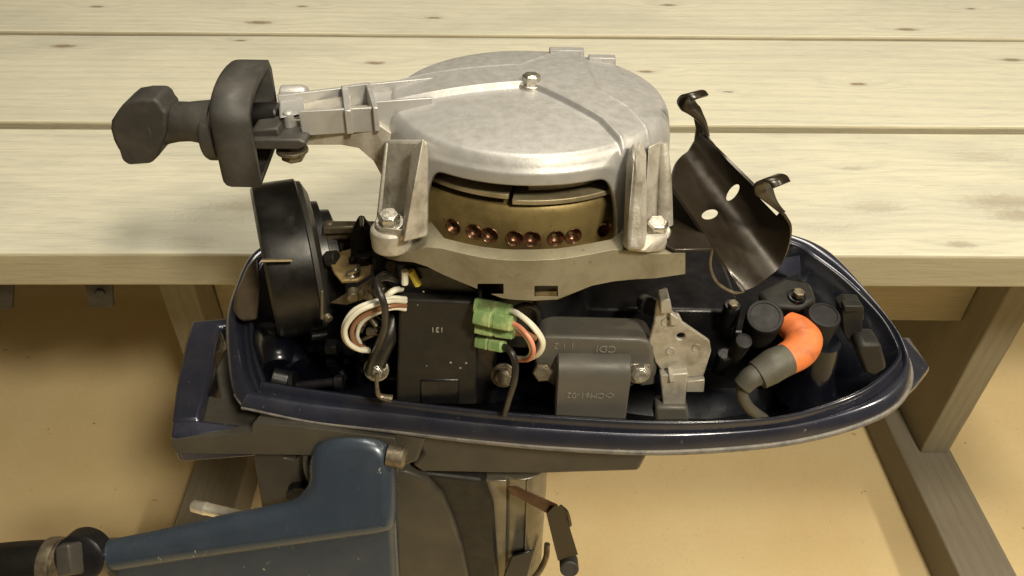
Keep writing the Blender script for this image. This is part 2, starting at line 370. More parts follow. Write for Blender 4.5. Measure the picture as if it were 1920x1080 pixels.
# iron brackets below the front plank
for pts in ([(-60, 541), (45, 541), (22, 580), (-60, 582)], [(170, 541), (222, 541), (212, 577), (167, 578)]):
    yy = e[0] + 0.03; b = MB()
    c0 = TL(CAM); P = []
    for (x, y) in pts:
        d = TL(ray(x, y)); P.append(c0 + d * ((yy - c0.y) / d.y))
    for k in (0, 1): P[k].z = TZ - 0.044
    b.poly_extrude(P, Vector((0, 0.006, 0)))
    cx = sum(p.x for p in P) / 4; cz = P[2].z * 0.6 + P[0].z * 0.4
    b.lathe((cx, yy - 0.0015, cz), (0, -1, 0), [(-0.001, 0.006), (0.001, 0.005)], 6)
    b.build('iron_bracket', M['hook'], table, bevel=0.001)

# ================================================================ outboard motor
motor = bpy.data.objects.new('outboard_motor', None); COL.objects.link(motor)
motor.location = O; motor.rotation_euler = (T, 0, 0)
tag(motor, 'uncovered dark blue outboard engine with bare aluminium recoil starter and open pan', 'outboard motor')
Y = Vector((0, 1, 0)); Z = Vector((0, 0, 1)); X = Vector((1, 0, 0))

# ---- starter housing (dome with raised web, side wall with window)
CX, CY, RR, ZT = 0.0, 0.007, 0.0935, 0.205
plat = [UZ(a, b, ZT + .006) for a, b in [(700, 150), (796, 141), (975, 134), (1052, 97), (1090, 98), (1091, 113), (1103, 124), (1126, 181), (1181, 204), (1250, 259), (1202, 282), (1126, 226), (998, 173), (975, 171), (796, 181), (700, 186)]]
def sdist(x, y, poly):
    ins = False; d = 1e9; n = len(poly)
    for i in range(n):
        ax, ay = poly[i][0], poly[i][1]; bx, by = poly[(i + 1) % n][0], poly[(i + 1) % n][1]
        if (ay > y) != (by > y) and x < (bx - ax) * (y - ay) / (by - ay) + ax: ins = not ins
        ex, ey = bx - ax, by - ay; t = max(0, min(1, ((x - ax) * ex + (y - ay) * ey) / (ex * ex + ey * ey)))
        dd = math.hypot(x - ax - t * ex, y - ay - t * ey); d = min(d, dd)
    return d if ins else -d
def crown(x, y):
    r = math.hypot(x - CX, y - CY) / RR
    z = ZT + 0.009 * (1 - r ** 2.2)
    if r > 0.93: z -= 0.006 * ((r - 0.93) / 0.07) ** 2.2
    s_ = sdist(x, y, plat)
    t = max(0, min(1, (s_ + 0.0018) / 0.0034)); t = t * t * (3 - 2 * t)
    z += 0.0034 * t
    z += 0.0013 * math.exp(-(s_ / 0.0014) ** 2)          # bead along the edge
    return z
b = MB(); bm = b.bm; NA, NR = 840, 120
cv = bm.verts.new((CX, CY, crown(CX, CY))); prev = None
for i in range(1, NR + 1):
    rr = RR * (i / NR) ** 0.9; ring = []
    for k in range(NA):
        a = 2 * math.pi * k / NA; x = CX + rr * math.cos(a); y = CY + rr * math.sin(a)
        ring.append(bm.verts.new((x, y, crown(x, y))))
    for k in range(NA):
        if prev: bm.faces.new((prev[k], ring[k], ring[(k + 1) % NA], prev[(k + 1) % NA]))
        else: bm.faces.new((cv, ring[k], ring[(k + 1) % NA]))
    prev = ring
pl, pr = UY(806, 400, -.062), UY(1164, 400, -.075)
aL = math.atan2(pl.y - CY, pl.x - CX); aR = math.atan2(pr.y - CY, pr.x - CX)
zw = UY(960, 356, -.094).z                                 # top of the window
print('window', math.degrees(aL), math.degrees(aR), zw)
ZB = 0.150
def zlow(a):
    if aL < a < aR:
        u = min(a - aL, aR - a) / 0.20
        if u < 1: return ZB - 0.006 + (zw - ZB + 0.006) * (1 - (1 - u) ** 3.0) ** (1 / 2.2)
        return zw
    return ZB - .006
base = prev
for lev in range(1, 9):
    ring = []
    for k in range(NA):
        a = 2 * math.pi * k / NA
        if a > math.pi: a -= 2 * math.pi
        t = lev / 8; z0 = base[k].co.z; zl = zlow(a)
        z = z0 + (zl - z0) * t; drop = (ZT - z) / 0.06
        rr = RR + 0.0012 * min(1, t * 4) + 0.0045 * drop
        ring.append(bm.verts.new((CX + rr * math.cos(a), CY + rr * math.sin(a), z)))
    for k in range(NA): bm.faces.new((prev[k], ring[k], ring[(k + 1) % NA], prev[(k + 1) % NA]))
    prev = ring
hs = b.build('starter_housing', M['alu'], motor, solid=0.0035, sharp=60)
# legs and columns of the housing
b = MB()
b.hull([UY(722, 262, -.045), UY(800, 262, -.075), UY(790, 440, -.075), UY(708, 448, -.060), UY(704, 425, -.060), UY(722, 262, -.02), UY(704, 425, -.03), UY(800, 262, -.05), UY(800, 440, -.04)])
b.build('housing_leg', M['alu_rough'], hs, bevel=0.002)
b = MB()
b.hull([UY(794, 256, -.083), UY(803, 275, -.081), UY(772, 277, -.078), UY(803, 443, -.088), UY(757, 455, -.100), UY(753, 440, -.084), UY(803, 400, -.07)])
b.build('rib', M['alu_rough'], hs, bevel=0.0012)
b = MB()
b.hull([UY(723, 268, -.060), UY(728, 268, -.060), UY(716, 400, -.072), UY(708, 400, -.072), UY(723, 268, -.045), UY(708, 400, -.045)])
b.build('rib', M['alu_rough'], hs, bevel=0.0008)
b = MB()
b.lathe(UY(733, 432, -.078) , Z, [(-.012, .0125), (-.001, .0130), (.003, .0122)], 28)
b.hull([UY(712, 425, -.085), UY(756, 430, -.09), UY(756, 453, -.09), UY(710, 446, -.085), UY(712, 425, -.06), UY(756, 430, -.06), UY(710, 446, -.06)])
b.build('bolt_pad', M['alu_rough'], hs, bevel=0.0015)
b = MB()
b.hull([UY(1186, 268, -.070), UY(1204, 262, -.066), UY(1190, 300, -.0865), UY(1213, 285, -.068), UY(1168, 462, -.096), UY(1176, 468, -.104), UY(1204, 470, -.104), UY(1213, 462, -.094), UY(1174, 300, -.07), UY(1168, 455, -.075), UY(1213, 455, -.075)])
b.build('column', M['alu_rough'], hs, bevel=0.0035, seg=4)
b = MB()
b.tube([UY(1243, 268, -.052), UY(1246, 330, -.057), UY(1246, 420, -.062)], [.0030, .0042, .0055], 18, 5)
b.build('column', M['alu_rough'], hs)
b = MB()
b.hull([UY(1216, 275, -.064), UY(1243, 262, -.052), UY(1238, 430, -.060), UY(1206, 450, -.078), UY(1216, 275, -.05), UY(1206, 450, -.05), UY(1238, 430, -.04)])
b.build('web', M['alu_rough'], hs, bevel=0.001)
b = MB()
b.hull([UY(1172, 440, -.098), UY(1252, 438, -.085), UY(1250, 470, -.085), UY(1215, 474, -.1), UY(1175, 470, -.102), UY(1172, 445, -.06), UY(1245, 440, -.05), UY(1245, 465, -.05)])
b.build('bolt_pad', M['alu_rough'], hs, bevel=0.002)
# bolts
cb = UZ(996, 152, ZT + .0125)
def bolt(c, ax, r=.0068, h=.006, mat='steel', par=None, wsh=True):
    return MB().hexbolt(c, ax, r, h, wsh).build('bolt', M[mat], par or motor, bevel=0.0003, seg=2, sharp=30)
bolt(cb - Z * .003, Z, .0062, .0065)
bolt(UY(731, 418, -.078), Z + Vector((0, -.25, 0)), .0068, .0066)
bolt(UY(1230, 434, -.078), Z + Vector((0, -.25, 0)), .0068, .0075)
# tabs at the back rim
b = MB()
for a, c in ((1062, 98), (1128, 112)):
    p = UZ(a, c, ZT + .002); b.box((p.x, p.y - .001, p.z), (.026 if a < 1100 else .020, .008, .006))
b.build('rim_tab', M['alu'], hs, bevel=0.001)

# ---- starter arm to the pull cord outlet
b = MB()
ya = -.030
b.fy([(522, 222), (560, 225), (645, 212), (702, 228), (752, 262), (745, 350), (718, 335), (700, 302), (672, 278), (640, 272), (575, 272), (527, 262)], ya, .030)
arm = b.build('starter_arm', M['alu_rough'], hs, bevel=0.0025, seg=3)
cut(arm, MB().hull([UZ(x, y, z) for x, y in [(656, 170), (688, 166), (698, 196), (660, 199)] for z in (.22, .186)]))
b = MB()
za = UY(640, 212, ya).z
# two long walls, end walls and the raised cord outlet
def wallz(p, q, zt, h, t):
    a, c = UZ(*p, zt), UZ(*q, zt); d = (c - a).normalized(); n = Vector((-d.y, d.x, 0)) * t / 2
    b.hull([a + n, a - n, c + n, c - n] + [v - Z * h for v in (a + n, a - n, c + n, c - n)])
zt = ZT + .0085
wallz((520, 178), (690, 158), zt - .004, .018, .003)
wallz((690, 157), (812, 145), zt, .018, .0025)
wallz((700, 190), (812, 182), zt, .018, .0025)
wallz((560, 208), (702, 200), zt - .002, .016, .003)
wallz((690, 157), (704, 202), zt, .016, .003)
wallz((646, 160), (652, 207), zt - .001, .016, .004)
wallz((694, 155), (640, 162), zt, .016, .003)
b.build('rib', M['alu'], hs, bevel=0.0006)
b = MB()
b.hull([UZ(690, 160, zt - .006), UZ(700, 196, zt - .006), UZ(800, 147, zt - .0055), UZ(800, 181, zt - .0055)] + [UZ(690, 160, zt - .016), UZ(700, 196, zt - .016), UZ(800, 147, zt - .012), UZ(800, 181, zt - .012)])
b.build('web', M['alu'], hs)
b = MB()
b.hull([UZ(522, 172, .206), UZ(565, 166, .206), UZ(572, 212, .206), UZ(524, 222, .206), UZ(522, 172, .180), UZ(565, 166, .180), UZ(572, 212, .180), UZ(524, 222, .180)])
b.lathe(UZ(545, 182, .200), X, [(-.006, .008), (.008, .0085), (.012, .007)], 24)
b.lathe(UZ(540, 214, .206), Z, [(-.01, .0035), (.0018, .0033), (.002, .002)], 20)
b.build('cord_outlet', M['alu'], hs, bevel=0.002, seg=3)
b = MB()
b.hull([UZ(572, 175, .201), UZ(640, 166, .203), UZ(645, 200, .203), UZ(580, 205, .201), UZ(572, 175, .19), UZ(640, 166, .19), UZ(645, 200, .19), UZ(580, 205, .19)])
b.build('web', M['alu'], hs, bevel=0.002)

# ---- pull handle, guard
yh = -.030
b = MB()
b.tube([UY(296, 228, -.0275), UY(314, 228, -.0275), UY(332, 228, -.028), UY(358, 228, yh), UY(402, 230, yh)], [.0160, .0140, .0128, .0124, .0145], 24, 6)
g = b.build('handle_neck', M['rubber'], motor)
b = MB()
b.fy([(238, 190), (262, 186), (290, 186), (299, 194), (304, 204), (312, 212), (312, 250), (304, 270), (296, 294), (282, 308), (240, 311), (228, 302), (220, 276), (207, 248), (207, 228), (220, 208), (228, 198)], -.043, .024)
gr = b.build('pull_grip', M['rubber'], motor, bevel=.0075, seg=6, sharp=50)
# T handle: bar leans with the photo
b = MB()
b.fy([(224, 214), (208, 230), (206, 242), (212, 264), (224, 288), (226, 262), (225, 236)], -.0405, .016)
b.build('end_cap', M['black'], gr, bevel=0.002, seg=3)
b = MB()
b.lathe(UY(397, 248, yh), X, [(-.003, .0165), (-.001, .0178), (.006, .0178)], 32)
gb = b.build('guard_collar', M['rubber2'], motor, bevel=.0005)
# guard: thick arched cover, open to the right
b = MB()
yb, yf = 0.002, -.056
def arch(xpx, zshift, inset):
    out = []
    for a, c in [(0, 345), (0, 230), (0, 175), (8, 150), (24, 128), (44, 117)]: out.append((a, c))
    return out
c0 = UY(402, 350, yf); c1 = UY(402, 224, yf)
x0, x1 = UY(405, 300, yf).x, UY(479, 300, yf).x
pts = [(yf, c0.z), (yf, c1.z - .004)]
zt_, ztop = c1.z - .004, c1.z + .017
for k in range(1, 11):
    a = math.pi / 2 * k / 10
    pts.append((yf + (yb - yf) * .80 * (1 - math.cos(a)), zt_ + (ztop - zt_) * math.sin(a)))
pts.append((yb, ztop - .001)); pts.append((yb + .004, ztop - .008)); pts.append((yb + .004, c0.z + .01))
rs = []
outl = pts
for x, ins in ((x0, .0040), (x0 + .001, .0018), (x0 + .003, .0005), (x0 + .006, 0), (x1, 0)):
    cy_ = sum(p[0] for p in outl) / len(outl); cz_ = sum(p[1] for p in outl) / len(outl)
    rs.append([Vector((x, p[0] + (cy_ - p[0]) * ins / .03, p[1] + (cz_ - p[1]) * ins / .03)) for p in outl])
V = rs; bmx = b.bm
vv = [[bmx.verts.new(p) for p in r] for r in rs]; n = len(vv[0])
for a_, c_ in zip(vv, vv[1:]):
    for i in range(n): bmx.faces.new((a_[i], a_[(i + 1) % n], c_[(i + 1) % n], c_[i]))
bmx.faces.new(list(reversed(vv[0])))
b.build('cord_guard', M['rubber'], motor, solid=.006, bevel=0, sharp=50)
b = MB()
b.cyl(UY(470, 218, -.02), UY(524, 215, -.02), .0085)
b.build('cord_guide', M['black'], motor)
b = MB()
b.fy([(462, 262), (560, 262), (573, 266), (573, 275), (560, 281), (462, 281)], -.050, .030)
b.fy([(470, 245), (520, 240), (528, 264), (470, 266)], -.045, .02)
b.build('guard_tongue', M['rubber2'], motor, bevel=.0012)
bolt(UY(548, 281, -.040), -Z, .0075, .0055, 'steel_dull')

# ---- flywheel
b = MB(); zf = UY(960, 478, -.086).z
zr = UY(960, 398, -.086).z
fw = b.lathe((CX, CY, 0), Z, [(zf - .015, .05), (zf - .014, .0865), (zf - .003, .0885), (zr - .004, .0885), (zr, .086), (zr + .001, .03)], 128).build('flywheel', M['brass'], motor)
cups = []; cutters = []
for x, y in [(850, 425), (889, 435), (918, 441), (965, 447), (997, 448), (1042, 447), (1075, 443), (1133, 430), (947, 483)]:
    p = UY(x, y, -.08)
    for _ in range(4): p = UY(x, y, CY + .0885 * math.sin(math.atan2(p.y - CY, p.x - CX)))
    d = Vector((p.x - CX, p.y - CY, 0)).normalized(); c = Vector((CX, CY, p.z)) + d * .0885
    cutters.append(MB().lathe(c, d, [(-.0045, .0050), (.003, .0050)], 24))
    cups.append((c, d))
cut(fw, *cutters)
for c, d in cups:
    MB().lathe(c, d, [(-.0047, .0006), (-.0046, .0012), (-.0040, .0022), (-.0034, .0036), (-.0022, .0045), (.0001, .0051), (.0004, .0054), (.0001, .0057), (-.0006, .0057)], 28, cap=False).build('dimple', M['copper'], fw, sharp=60)
b = MB()
def ringarc(a0, a1, r0, r1, z0, z1, n=60):
    rs = []
    for k in range(n + 1):
        a = math.radians(a0 + (a1 - a0) * k / n); c, s_ = math.cos(a), math.sin(a)
        rs.append([Vector((CX + r * c, CY + r * s_, z)) for r, z in ((r0, z0), (r1, z0), (r1, z1), (r0, z1))])
    b.rings(rs)
ringarc(-96, 30, .060, .090, zr + .003, zr + .0065)
ringarc(-200, -97.5, .060, .0885, zr + .0055, zr + .009)
b.build('ring_plate', M['ring'], motor, bevel=.0006)
b = MB(); ringarc(-90, 160, .05, .079, zr + .0065, zr + .026); ringarc(-200, -101, .05, .079, zr + .009, zr + .026); b.build('starter_pulley', M['ring'], motor, bevel=.001)
b = MB(); ringarc(-101, -90, .05, .073, zr + .0065, zr + .026, 6); b.build('starter_pulley', M['deep'], motor)

# ---- engine flange under the housing
b = MB()
cols = [(714, 452, 478, -.062), (728, 462, 486, -.074), (748, 474, 490, -.085), (775, 472, 492, -.090), (800, 463, 500, -.092), (830, 466, 515, -.094), (870, 476, 532, -.0985), (905, 483, 546, -.102),
        (940, 487, 559, -.1035), (960, 488, 562, -.104), (1000, 488, 564, -.104), (1045, 486, 562, -.103), (1075, 482, 550, -.101), (1110, 476, 536, -.099), (1150, 468, 528, -.096), (1190, 470, 524, -.094),
        (1230, 476, 522, -.092), (1285, 474, 514, -.088)]
fr = [(UY(x, t, d), UY(x, bb, d)) for x, t, bb, d in cols]
rs = []
for p, q in fr:
    bk = .012 if 800 < cols[len(rs)][0] < 1180 else .03
    rs.append([p, q, q + Y * bk, p + Y * bk])
b.rings(rs)
fl_ = b.build('crankcase_flange', M['flange'], motor, bevel=.0015)
c1_ = MB().hull([UY(895, 532, -.13), UY(944, 532, -.13), UY(944, 551, -.13), UY(895, 551, -.13), UY(895, 532, -.088), UY(944, 532, -.088), UY(944, 551, -.088), UY(895, 551, -.088)])
c2_ = MB().hull([UY(1002, 536, -.13), UY(1046, 536, -.13), UY(1046, 556, -.13), UY(1002, 556, -.13), UY(1002, 536, -.088), UY(1046, 536, -.088), UY(1046, 556, -.088), UY(1002, 556, -.088)])
cut(fl_, c1_, c2_)
b = MB(); b.fy([(1004, 548), (1044, 546), (1044, 556), (1004, 556)], -.094, .004); b.build('clip', M['steel_dull'], fl_)
b = MB()
b.fy([(735, 488), (830, 500), (905, 545), (905, 600), (780, 600), (740, 540)], -.06, .06)
b.build('crankcase', M['deep'], motor, bevel=.003)
b = MB()
b.lathe((0, 0.015, .03), Z, [(0, .060), (.070, .060), (.085, .078), (.105, .084)], 48)
b.build('crankcase', M['deep'], motor, bevel=.002)
# cylinder block to the stern
b = MB()
b.box((.10, .03, .020), (.13, .10, .06)); b.box((.18, .03, -.005), (.12, .09, .06))
b.build('cylinder_block', M['deep'], motor, bevel=.004)
b = MB()
b.box((-.12, .045, .005), (.12, .08, .05))
b.build('block_base', M['deep'], motor, bevel=.004)

# ---- black plate bracket (long trough with two hooks)
A = [(1256, 420, -.058), (1256, 352, -.052), (1258, 318, -.035), (1271, 297, -.020), (1288, 284, -.006), (1303, 264, .006), (1315, 252, .014), (1326, 258, .018)]
Bq = [(1334, 468, -.085), (1387, 545, -.088), (1412, 540, -.078), (1436, 522, -.066), (1462, 497, -.052), (1478, 462, -.040), (1482, 425, -.030), (1452, 398, -.026)]
zA = UY(1256, 345, -.052).z; zB = UY(1387, 545, -.088).z
yA = UZ(1276, 294, zA).y; yB = UZ(1436, 521, zB).y
A = [UZ(1256, 352, zA), UZ(1257, 335, zA), UZ(1264, 310, zA), UZ(1274, 296, zA), UY(1290, 284, yA + .003), UY(1303, 266, yA + .006), UY(1312, 250, yA + .006), UY(1326, 257, yA + .003)]
Bq = [UZ(1387, 545, zB), UZ(1396, 545, zB), UZ(1414, 538, zB), UZ(1434, 524, zB), UY(1462, 500, yB + .005), UY(1480, 462, yB + .007), UY(1485, 425, yB + .006), UY(1474, 402, yB + .003)]
def cr(pts, n):
    Q = [pts[0] * 2 - pts[1]] + pts + [pts[-1] * 2 - pts[-2]]; out = []
    for i in range(len(pts) - 1):
        p0, p1, p2, p3 = Q[i:i + 4]
        for k in range(n):
            t = k / n; out.append(0.5 * ((2 * p1) + (p2 - p0) * t + (2 * p0 - 5 * p1 + 4 * p2 - p3) * t * t + (3 * p1 - p0 - 3 * p2 + p3) * t ** 3))
    return out + [pts[-1]]
PA = cr(A, 5); PB = cr(Bq, 5)
G = []
for i in range(25):
    t = i / 24
    G.append([a.lerp(c, t) for a, c in zip(PA, PB)])
b = MB(); b.grid(G)
br = b.build('cradle_bracket', M['plate'], motor, solid=.0018, sharp=50)
def holecut(x, y, d, r1, r2, ang):
    p = UY(x, y, d); dirv = (p - Vector(((CAM - O).dot(XM), (CAM - O).dot(YM), (CAM - O).dot(ZM)))).normalized()
    u = (Vector((math.cos(ang), 0, math.sin(ang)))); u = (u - dirv * u.dot(dirv)).normalized(); v = dirv.cross(u)
    return MB().rings([[p + dirv * h + u * math.cos(k * math.pi / 8) * r1 + v * math.sin(k * math.pi / 8) * r2 for k in range(16)] for h in (-.05, .05)])
cut(br, holecut(1374, 361, -.03, .0062, .0027, 1.15), holecut(1331, 402, -.05, .0052, .0030, .35), MB().rings([[UY(x, y, d) for x, y in [(1424, 371), (1432, 366), (1462, 398), (1456, 404)]] for d in (-.10, .04)]))
def hook(base, mid, top, tip, wv, name='hook'):
    P_ = cr([UY(*p) for p in (base + mid + top + tip)], 6)
    wv = Vector(wv)
    b = MB(); b.grid([[p - wv * min(1, .22 + (k / 16) ** 2 * .78), p + wv * min(1, .22 + (k / 16) ** 2 * .78)] for k, p in enumerate(P_)])
    return b.build(name, M['plate'], br, solid=.0018, sharp=60)
HW = (.0060, .0050, -.0005)
hook([(1324, 256, yA)], [(1317, 232, yA), (1304, 214, yA - .002)], [(1290, 200, yA - .004), (1284, 186, yA - .007), (1292, 174, yA - .011)], [(1306, 173, yA - .014), (1314, 182, yA - .016)], HW)
hook([(1466, 400, yB)], [(1454, 388, yB), (1440, 372, yB - .002)], [(1428, 354, yB - .004), (1430, 338, yB - .007), (1444, 331, yB - .011)], [(1460, 334, yB - .014), (1468, 346, yB - .016)], HW)
b = MB(); b.fy([(1288, 290), (1302, 266), (1305, 242), (1301, 222), (1296, 208), (1303, 207), (1314, 224), (1321, 244), (1328, 260), (1332, 292)], yA + .0045, .0018)
b.build('bracket_neck', M['plate'], br)
b = MB()
b.poly_extrude([UZ(1213, 444, .149), UZ(1256, 330, .149), UZ(1338, 466, .149), UZ(1265, 468, .149)], Vector((0, 0, -.0018)))
b.build('bracket_foot', M['plate'], br, bevel=.0004)
b = MB(); b.tube([UY(1335, 466, -.088), UY(1332, 500, -.088), UY(1345, 530, -.088), UY(1375, 548, -.088), UY(1395, 546, -.087)], .0009, 8)
b.build('bracket_edge', M['steel_dull'], br)

# ---- air silencer (drum lying on its side)
cs = UY(538, 486, .022); DA = Vector((math.cos(R(20)), math.sin(R(20)), 0))
b = MB(); b.lathe(cs, DA, [(-.018, .030), (-.0175, .0570), (-.0155, .0602), (-.011, .0612), (.0155, .0612), (.0165, .060)], 80)
si = b.build('air_silencer', M['black'], motor, sharp=40)
b = MB(); b.lathe(cs, DA, [(.0165, .0592), (.020, .0585), (.024, .050)], 72); b.build('drum_cover', M['rubber2'], si)
b = MB(); b.lathe(cs - Z * .004, DA, [(.018, .046), (.030, .045), (.031, .038), (.038, .037), (.040, .030)], 56); b.build('drum_neck', M['black'], si)
b = MB(); p = UY(491, 488, cs.y - .061 - .002); q = UY(549, 487, cs.y - .061 + .004)
b.hull([v + Vector((0, i * .001, k * .0008)) for v in (p, q) for i in (-1, 1) for k in (-1, 1)]); b.build('seam', M['steel'], si)
# brown latch behind the front rim
b = MB(); b.hull([UY(484, 478, .030), UY(462, 500, .028), UY(440, 555, .010), UY(437, 580, .004), UY(448, 603, .000), UY(482, 600, .000), UY(490, 540, .010), UY(484, 480, .045), UY(440, 560, .035), UY(482, 600, .02)])
b.build('cowl_latch', worn('brown_black_latch', (0.06, 0.045, 0.03), (0.12, 0.085, 0.05), 0, .35, .6), motor, bevel=.003, seg=3)

# ---- carburettor
cb_ = MB()
cb_.fy([(607, 430), (700, 430), (712, 444), (712, 505), (604, 515), (604, 440)], .01, .014)
ca = cb_.build('carburettor', M['carb'], motor, bevel=.0025, seg=3)
cut(ca, MB().hull([UY(x, y, d) for x, y in [(622, 449), (662, 449), (662, 478), (628, 478)] for d in (-.01, .020)]))
b = MB(); b.fy([(604, 426), (672, 426), (672, 439), (604, 441)], .006, .010); b.build('carburettor_lid', M['steel_dull'], ca, bevel=.0015)
b = MB(); b.lathe(UY(616, 421, .012), Z, [(-.002, .0045), (.001, .0042), (.0025, .002)], 16); b.build('screw', M['steel_dull'], ca)
b = MB(); b.lathe(UY(698, 430, .03), Z, [(-.01, .006), (.003, .0052)], 16); b.build('screw', M['steel_dull'], ca)
b = MB(); b.tube([UY(680, 476, -.004), UY(680, 440, -.002), UY(679, 424, 0), UY(678, 415, 0), UY(678, 407, 0)], [.0088, .0085, .0065, .0040, .0022], 20, 5)
b.build('primer_boot', M['blackbox'], motor)
b = MB(); b.tube([UY(678, 424, -.008), UY(678, 412, -.003), UY(677, 407, -.001)], [.0016, .0018, .001], 10); b.build('primer_pin', M['steel'], motor)
b = MB(); zp = UY(680, 500, -.02).z
b.fz([(628, 474), (668, 462), (720, 470), (700, 485), (695, 512), (670, 524), (640, 526), (626, 510), (618, 492)], zp, .003)
b.build('throttle_plate', M['tan'], ca, bevel=.001)
b = MB(); b.cyl(UZ(684, 494, zp - .002), UZ(684, 494, zp - .002) + Z * .009, .0068); b.cyl(UZ(614, 486, zp), UZ(632, 484, zp + .002), .006); b.cyl(UZ(662, 492, zp), UZ(662, 492, zp) + Z * .004, .003)
b.build('linkage_pivot', M['blackbox'], ca, bevel=.0005)
b = MB(); b.lathe(UZ(660, 517, zp), Z, [(0, .0048), (.0015, .0046), (.003, .003), (.0032, .001)], 20); b.tube([UZ(655, 512, zp + .003), UZ(668, 507, zp + .006), UZ(672, 500, zp + .003)], .0020)
b.build('screw', M['steel'], ca)
b = MB(); b.fy([(695, 480), (745, 478), (752, 520), (700, 525)], -.03, .03); b.build('choke_block', M['deep'], ca, bevel=.003)
bolt(UY(733, 498, -.031), -Y + Z * .4, .0040, .003, 'steel_dull', wsh=False)
b = MB(); b.hull([UY(618, 568, -.03), UY(650, 556, -.035), UY(700, 520, -.04), UY(720, 524, -.04), UY(724, 548, -.04), UY(650, 572, -.035), UY(640, 570, -.01), UY(715, 525, -.02)])
b.cyl(UY(662, 545, -.04), UY(662, 560, -.048), .0042); b.cyl(UY(690, 545, -.042), UY(691, 556, -.05), .0036); b.cyl(UY(700, 530, -.045), UY(722, 548, -.05), .007)
b.build('throttle_arm', M['steel_dull'], ca, bevel=.0008)
rnd = random.Random(3)
b = MB()                                    # cluttered linkage in the shade behind
for k in range(26):
    x = rnd.uniform(612, 740); y = rnd.uniform(575, 700); d = rnd.uniform(-.035, .0)
    p = UY(x, y, d)
    if k % 3: b.cyl(p, p + Vector((rnd.uniform(-.012, .012), -.006, rnd.uniform(-.01, .01))), rnd.uniform(.002, .005), n=14)
    else: b.box(p, (rnd.uniform(.006, .02), .01, rnd.uniform(.004, .012)))
b.build('linkage', M['deep'], motor, bevel=.0006)['kind'] = 'stuff'
b = MB()
for x, y, x2, y2, r in [(668, 600, 684, 612, .0018), (676, 622, 688, 598, .0016), (690, 590, 706, 612, .0020), (672, 640, 700, 628, .0015), (690, 622, 712, 622, .0035), (604, 545, 604, 598, .0012), (612, 592, 618, 600, .003)]:
    b.cyl(UY(x, y, -.045), UY(x2, y2, -.048), r, n=12)
b.build('linkage_rod', M['steel_dull'], motor)['kind'] = 'stuff'
b = MB(); b.tube([UY(759, 508, -.066), UY(759, 532, -.066)], .0024); b.build('wire', M['white'], motor)
b = MB(); b.tube([UY(770, 508, -.064), UY(776, 518, -.064), UY(784, 534, -.064)], .0026); b.build('wire', M['yellow'], motor)

# ---- black ignition module, wires and connectors
yc = -.068
b = MB(); b.fy([(748, 561), (896, 567), (893, 760), (742, 760)], yc, .030)
cdi = b.build('ignition_module', M['blackbox'], motor, bevel=.0022, seg=4)
b = MB(); b.fy([(786, 712), (862, 712), (862, 760), (786, 760)], yc - .001, .004); b.build('module_recess', M['deep'], cdi, bevel=.002)
pt = UY(820, 618, yc - .0003); text('131', .0062, M['mark'], cdi, pt, (-1, 0, 0), (0, 0, -1))
for x, y, r in [(845, 680, .0009), (863, 690, .0009), (874, 681, .0008), (794, 547, .0007), (800, 686, .0005), (783, 572, .0005), (756, 566, .0006)]:
    p = UY(x, y, yc - .0002); MB().lathe(p, -Y, [(0, r), (.0002, r * .6)], 7).build('paint_speck', M['mark'], cdi)
b = MB(); b.fy([(860, 580), (930, 600), (930, 760), (860, 760)], -.06, .03); b.build('module_holder', M['deep'], motor, bevel=.002)
def wire(pts, r, mat, lab=None):
    o = MB().tube([UY(*p) for p in pts], r, 12, 10).build('wire', M[mat], motor)
    if lab: o['label'] = lab
    return o
wire([(760, 565, -.07), (735, 564, -.082), (700, 572, -.088), (668, 588, -.088), (648, 615, -.086), (652, 640, -.084), (672, 655, -.080), (692, 658, -.074)], .0017, 'white', 'white wire looping left of the module')
wire([(760, 560, -.068), (735, 559, -.078), (700, 566, -.082), (664, 582, -.082), (645, 612, -.080), (648, 638, -.078), (668, 654, -.076), (690, 655, -.07)], .0017, 'white', 'outer white wire looping left of the module')
wire([(760, 573, -.07), (735, 573, -.080), (700, 583, -.082), (672, 600, -.080), (660, 622, -.078), (668, 645, -.074), (684, 652, -.068)], .0017, 'brownwire', 'brown wire looping left of the module')
wire([(760, 580, -.07), (735, 578, -.078), (700, 590, -.078), (678, 606, -.074), (670, 628, -.072), (676, 645, -.068)], .0014, 'white')
wire([(752, 542, -.06), (738, 545, -.070), (725, 556, -.072), (720, 570, -.070)], .0022, 'white')
wire([(748, 530, -.055), (725, 520, -.075), (708, 526, -.085), (712, 548, -.095), (721, 575, -.098), (722, 612, -.096), (712, 645, -.090), (700, 672, -.082), (692, 700, -.078)], .0024, 'blackwire', 'black wire crossing the white loops')
wire([(740, 590, -.05), (728, 630, -.06), (712, 665, -.066), (700, 700, -.07)], .0070, 'blackwire', 'thick black cable behind the loops')
wire([(745, 528, -.05), (722, 516, -.06), (706, 528, -.068), (704, 548, -.07), (712, 560, -.066)], .0026, 'blackwire')
